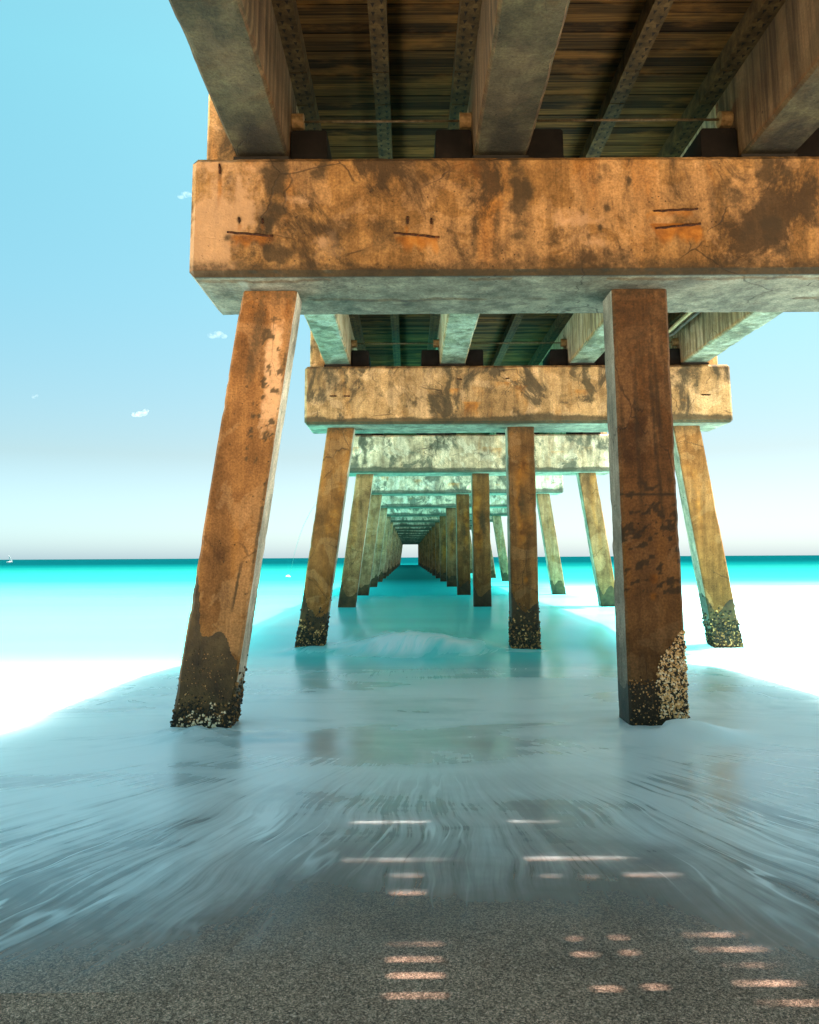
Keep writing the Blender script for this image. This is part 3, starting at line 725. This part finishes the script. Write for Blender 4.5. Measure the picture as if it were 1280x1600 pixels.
# girders, pads, blocks, end posts, deck, stringers
ZG0 = ZT + 0.055; ZD = 1.865 * U + H          # girder underside, plank underside
GW, GCH = 0.198 * U, 0.025
YS = [-9.2, YB[0] - 8.22] + YB                # span ends
def girder_mesh(L, nl):
    prof = profile(-GW / 2, GW / 2, 0, ZD - ZG0, GCH, (14, 2), (10, 10))
    ts = np.linspace(0.03, L - 0.03, nl)
    def place(a, b, t):
        k = fbm(a * 6, t * 3, b * 6, 19, 4) - .5
        edge = np.clip(1 - b / .06, 0, 1) * np.clip(1 - (GW / 2 - np.abs(a)) / .06, 0, 1)
        return a - np.sign(a) * np.clip(k, 0, 1) * edge * .05, t, b + np.clip(k, 0, 1) * edge * .05
    me, x, y, z = sweep('girder', prof, ts, place)
    n1 = fbm(x * 3, y * 1.2, z * 3, 8, 5)
    bot = z < .03
    dk = bot * (.15 + sstep(.42, .66, fbm(x * 2.2, y * .8, z, 14, 5)) * .5); pl = bot * sstep(.54, .7, fbm(x * 3, y * 1.5, z, 23, 5)) * .42
    rim = bot * np.exp(-((GW / 2 - np.abs(x)) / .035) ** 2) * .55
    attr(me, dark=dk, pale=pl, rust=rim, wet=x * 0); return me
gm_cache = {}
PAD = MB(); PAD.box(-GW / 2 - .01, GW / 2 + .01, -DC * .42, DC * .42, 0, ZG0 - ZT - .002); PADM = PAD.mesh('bearing_pad')
girders = []
for s in range(len(YS) - 1):
    y0, y1 = YS[s], YS[s + 1]; L = y1 - y0
    if s >= 5: L = 3.42 * U
    key = round(L, 3)
    for gi, gx_ in enumerate(GX):
        if s < 4: me = girder_mesh(L, 220 if s in (1, 2) else 90)
        else:
            if key not in gm_cache: gm_cache[key] = girder_mesh(L, 40)
            me = gm_cache[key]
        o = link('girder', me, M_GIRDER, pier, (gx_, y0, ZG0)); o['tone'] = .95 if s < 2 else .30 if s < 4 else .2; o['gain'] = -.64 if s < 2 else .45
        girders.append(o)
        if s >= 1: link('bearing_pad', PADM, M_PAD, o, (gx_, y1, ZT + .001))

# dark shear blocks beside the girder seats
for i in range(3):
    for gi, gx_ in enumerate(GX):
        for sd in (-1, 1):
            if (gi, sd) in ((0, -1), (3, 1)): continue
            wd = .135 * U; a = gx_ + sd * (GW / 2 + .012 + wd / 2)
            prof = profile(-wd / 2, wd / 2, 0, .14 * U, .02, (3, 3), (3, 3))
            me, *_ = sweep('shear_block', prof, np.linspace(-DC * .36, DC * .36, 6), lambda p, q, t: (p, t, q))
            link('shear_block', me, M_BLOCK, pier, (a, YB[i], ZT + .002))
# end posts standing on the cap ends beside the outer girders
for i in range(6):
    for sd in (-1, 1):
        xa, xb = (X0 + .065, GX[0] - GW / 2 - .012) if sd < 0 else (GX[3] + GW / 2 + .012, X1 - .13)
        prof = profile(-(xb - xa) / 2, (xb - xa) / 2, -.36, .36, .02, (4, 4), (4, 4))
        me, *_ = sweep('end_post', prof, np.linspace(0, ZD - ZT - .01, 12), lambda p, q, t: (p, q, t))
        o = link('end_post', me, M_CAP, pier, ((xa + xb) / 2, YB[i], ZT + .002)); o['tone'] = .9 if i < 2 else .4; o['gain'] = 1.1  # gain brightens the posts as if lit

# tie rods across the bays
for i in range(3):
    for b in range(3):
        xa, xb = GX[b] + GW / 2, GX[b + 1] - GW / 2
        m = MB(); m.tube([(xa + .05, 0, 0), (xb - .05, 0, 0)], .011, 8)
        o = link('tie_rod', m.mesh('tie_rod', True), M_ROD, pier, (0, YB[i] - .30, 1.655 * U + H))
        for xe, sg in ((xa, 1), (xb, -1)):
            e = MB(); e.tube([(sg * .004, 0, 0), (sg * .11, 0, 0)], .075, 10)
            link('end_block', e.mesh('end_block'), M_RODEND, o, (xe, YB[i] - .30, 1.655 * U + H))

# stringers with their punched plates
SX = []
for b in range(3):
    SX += [(GX[b] + GW / 2 + .082, .16), ((GX[b] + GX[b + 1]) / 2, .15), (GX[b + 1] - GW / 2 - .082, .16)]
for s in (0, 1, 2, 3):
    y0, y1 = YS[s], YS[s + 1]
    for xc, wd in SX:
        m = MB(); yy = y0 + .006
        while yy < y1 - .01:                    # three lengths butted end to end
            ye = min(yy + 2.55, y1 - .006); m.box(-wd / 2, wd / 2, yy - y0, ye - y0, 0, .16); yy = ye + .012
        o = link('stringer', m.mesh('stringer'), M_STRINGER, pier, (xc, y0, ZD - .164))
# decking: planks laid across, real gaps where the light comes through
DX0, DX1 = GX[0] - GW / 2 - .10, GX[3] + GW / 2 + .12
BARS = [(600, 690, 1487), (602, 688, 1513), (605, 690, 1541), (596, 695, 1575), (418, 452, 1490), (414, 450, 1518), (412, 448, 1547),
        (1065, 1180, 1471), (1085, 1212, 1496), (1120, 1238, 1523), (1145, 1276, 1554), (1180, 1310, 1588),
        (885, 912, 1478), (950, 980, 1476), (893, 932, 1504), (968, 1002, 1502), (860, 893, 1566), (923, 968, 1563), (1003, 1042, 1560),
        (510, 692, 1281), (730, 880, 1280), (490, 720, 1345), (770, 1000, 1342), (975, 1065, 1370), (610, 660, 1371), (610, 664, 1400), (845, 880, 1372), (905, 935, 1373)]
GAP = []
for a, b, py in BARS:
    xa, ya = at_z(a, py, .07); xb, yb_ = at_z(b, py, .07)
    t = (ZD + .02 - .07) / S.z
    nseg = max(2, int((xb - xa) / .07)); wg = rng.uniform(.0035, .0055) * (1.3 if py > 1440 else 1.9)
    for q in range(nseg):               # worn edges: the gap opens and pinches along its length
        e_ = math.sin(math.pi * (q + .5) / nseg) ** .5
        GAP.append((xa + (xb - xa) * q / nseg + S.x * t, xa + (xb - xa) * (q + 1) / nseg + S.x * t, (ya + yb_) / 2 + S.y * t + rng.uniform(-.001, .001), wg * e_ * rng.uniform(.7, 1.25)))
def deck_mesh(y0, y1, gaps, pitch=.125):
    m = MB(); yb = y0 + np.arange(1, int((y1 - y0) / pitch) + 1) * pitch
    edges = np.unique(np.round(np.concatenate([[y0, y1], yb]), 4))
    cuts = set(edges.tolist())
    g2 = [(a, b, c - h, c + h) for a, b, c, h in gaps if y0 < c < y1]
    for g in g2: cuts.add(round(g[2], 5)); cuts.add(round(g[3], 5))
    cuts = sorted(cuts); ed = set(edges.tolist())
    for k in range(len(cuts) - 1):
        a, b = cuts[k], cuts[k + 1]
        if b - a < .0002: continue
        mid = (a + b) / 2; holes = sorted([(g[0], g[1]) for g in g2 if g[2] < mid < g[3]])
        aa = a + (.0008 if a in ed else 0) * (b - a > .004); bb = b - (.0008 if b in ed else 0) * (b - a > .004)
        x = DX0; dz = ((int(round(mid / pitch)) * 37) % 5) * .0012
        segs = []
        for h0, h1 in holes:
            if h0 > x: segs.append((x, h0))
            x = max(x, h1)
        segs.append((x, DX1))
        for p, q in segs: m.box(p, q, aa - y0, bb - y0, dz, .045 + dz)
    return m.mesh('deck_planks')
for s in range(len(YS) - 1):
    y0, y1 = YS[s], YS[s + 1]
    # thin sealing felt is not needed: planks sit tight except at the surveyed gaps
    o = link('deck_planks', deck_mesh(y0, y1, GAP if s < 3 else []), M_WOOD, pier, (0, y0, ZD + .001))
# curbs along both deck edges
M_CURB = make_simple('weathered curb timber', [(0.3, (.14, .10, .06)), (.7, (.36, .27, .17))], (2, 2, 12))
for sd in (-1, 1):
    m = MB(); xc = DX0 + .07 if sd < 0 else DX1 - .07
    for s in range(len(YS) - 1): m.box(-.07, .07, YS[s] + .004 - YS[0], YS[s + 1] - .004 - YS[0], 0, .2)
    link('deck_curb', m.mesh('deck_curb'), M_CURB, pier, (xc, YS[0], ZD + .055))
# conduits slung inside the outer girder
for k, (dx, dz, r, mt) in enumerate(((.10, .18, .03, M_PIPE), (.17, .13, .035, M_PIPE2), (.10, .07, .03, M_PIPE))):
    m = MB(); xg = GX[3] - GW / 2 - dx - .16; z = ZD - .30 - dz
    m.tube([(0, YB[0] + .8, 0), (0, YB[1] - 1.4, 0), (-.02, YB[1] - .9, -.03), (-.3, YB[1] - .62, -.05)], r, 10)
    link('conduit', m.mesh('conduit', True), mt, pier, (xg, 0, z))

# ------------------------------------------------------------------ small things on the sea and in the sky
def make_plain(name, col, rough=.6):
    return make_simple(name, [(.3, tuple(c * .85 for c in col)), (.7, col)], (5, 5, 5), rough)
# fishing line with its float
fx, fy = at_z(450, 902, 0.0)
line_pts = []
for px, py in ((452, 899), (456, 885), (460, 866), (466, 845), (474, 822), (485, 800), (500, 778)):
    k = len(line_pts) / 6; Yk = fy + (YB[4] - fy) * k
    X_, Z_ = at_y(px, py, Yk); line_pts.append((X_ - fx, Yk - fy, Z_))
fl = bpy.data.objects.new('fishing_line', None); COL.objects.link(fl); fl.location = (fx, fy, 0)
tag(fl, 'thin pale fishing line curving down to a white float on the turquoise sea', 'fishing line')
m = MB(); m.tube(line_pts, .008, 5); link('line', m.mesh('line', True), make_plain('pale nylon', (.5, .52, .52)), fl, (fx, fy, 0))
m = MB(); m.tube([(0, 0, -.08), (0, 0, -.03), (0, 0, .05), (0, 0, .12), (0, 0, .16)], [.05, .16, .2, .12, .03], 14)
link('float', m.mesh('float', True), make_plain('white float paint', (.82, .8, .77), .4), fl, (fx, fy, 0))
# far sailboat
bx, by = at_z(14.5, 880, 0.0)
by = min(by, 480.0); bx = at_y(14.5, 880, by)[0]
sb = bpy.data.objects.new('sailboat', None); COL.objects.link(sb); sb.location = (bx, by, 0)
tag(sb, 'tiny white sailboat leaning on the dark blue horizon far out left', 'sailboat')
hs = .9
m = MB(); m.v = [(-1.1 * hs, 0, .1), (-.9 * hs, -.35, .1), (.7 * hs, -.35, .1), (1.4 * hs, 0, .2), (.7 * hs, .35, .1), (-.9 * hs, .35, .1),
                (-1.1 * hs, 0, .55), (-.9 * hs, -.45, .5), (.7 * hs, -.45, .55), (1.6 * hs, 0, .75), (.7 * hs, .45, .55), (-.9 * hs, .45, .5)]
m.f = [[0, 1, 2, 3, 4, 5][::-1], [6, 7, 8, 9, 10, 11]] + [[k, (k + 1) % 6, 6 + (k + 1) % 6, 6 + k] for k in range(6)]
MW = make_plain('white gelcoat', (.82, .83, .82), .35)
link('hull', m.mesh('hull'), MW, sb, (bx, by, 0))
m = MB(); m.tube([(.2, 0, .5), (-.25, 0, 3.1)], .05, 6); link('mast', m.mesh('mast'), MW, sb, (bx, by, 0))
m = MB(); m.v = [(.1, -.03, .9), (-.25, -.03, 3.0), (1.2, -.06, 1.0), (.1, .0, .9), (-.25, .0, 3.0), (1.2, .0, 1.0)]
m.f = [[0, 2, 1], [3, 4, 5], [0, 1, 4, 3], [1, 2, 5, 4], [2, 0, 3, 5]]
link('sail', m.mesh('sail'), make_plain('white sailcloth', (.86, .87, .86)), sb, (bx, by, 0))

# small fair-weather clouds
def make_cloud(name, dens):
    n = N(name); P = n.obj()
    ns = n.noise(P, 0.16, 6, 0.6)
    gl = n.n('VectorMath', operation='LENGTH'); 
    a = n.attr('x')
    v = n.n('VolumePrincipled'); v.inputs['Color'].default_value = (1, 1, 1, 1); v.inputs['Anisotropy'].default_value = .2
    n.l(n.math('MULTIPLY', n.step(ns, .40, .62), dens), v.inputs['Density'])
    n.t.links.new(v.outputs[0], n.out.inputs['Volume']); return n.m
MC, MC2 = make_cloud('cloud vapour', .075), make_cloud('thin cloud vapour', .025)
import bmesh
def cloud(px, py, wpx, lumps, label, mt):
    D = 900.0; X_, Z_ = at_y(px, py, D); s = wpx / F * D / 2
    bm = bmesh.new()
    for (lx, lz, r) in lumps:
        bmesh.ops.create_icosphere(bm, subdivisions=3, radius=r * s, matrix=Matrix.Translation((lx * s, 0, lz * s)) @ Matrix.Diagonal((1.25, 1, .75, 1)))
    me = bpy.data.meshes.new('cloud'); bm.to_mesh(me); bm.free()
    o = link('cloud', me, mt, None, (X_, D, Z_)); tag(o, label, 'cloud', 'small clouds in the left sky'); return o
cloud(218, 647, 28, [(-.5, -.05, .38), (0, 0, .45), (.45, .05, .38), (.72, .38, .3)], 'small bright puffy cloud with a knob on its right, low in the open left sky', MC)
cloud(340, 524, 34, [(-.5, 0, .4), (.05, .1, .45), (.6, -.1, .3)], 'faint wispy cloud just left of the nearest slanting pile', MC2)
cloud(288, 306, 26, [(-.4, -.1, .4), (.15, .15, .55), (.6, .1, .4)], 'small white cloud tucked against the left end of the nearest cap beam', MC2)
cloud(55, 620, 14, [(-.3, 0, .5), (.35, .2, .5)], 'tiniest faint cloud near the left edge of the sky', MC2)
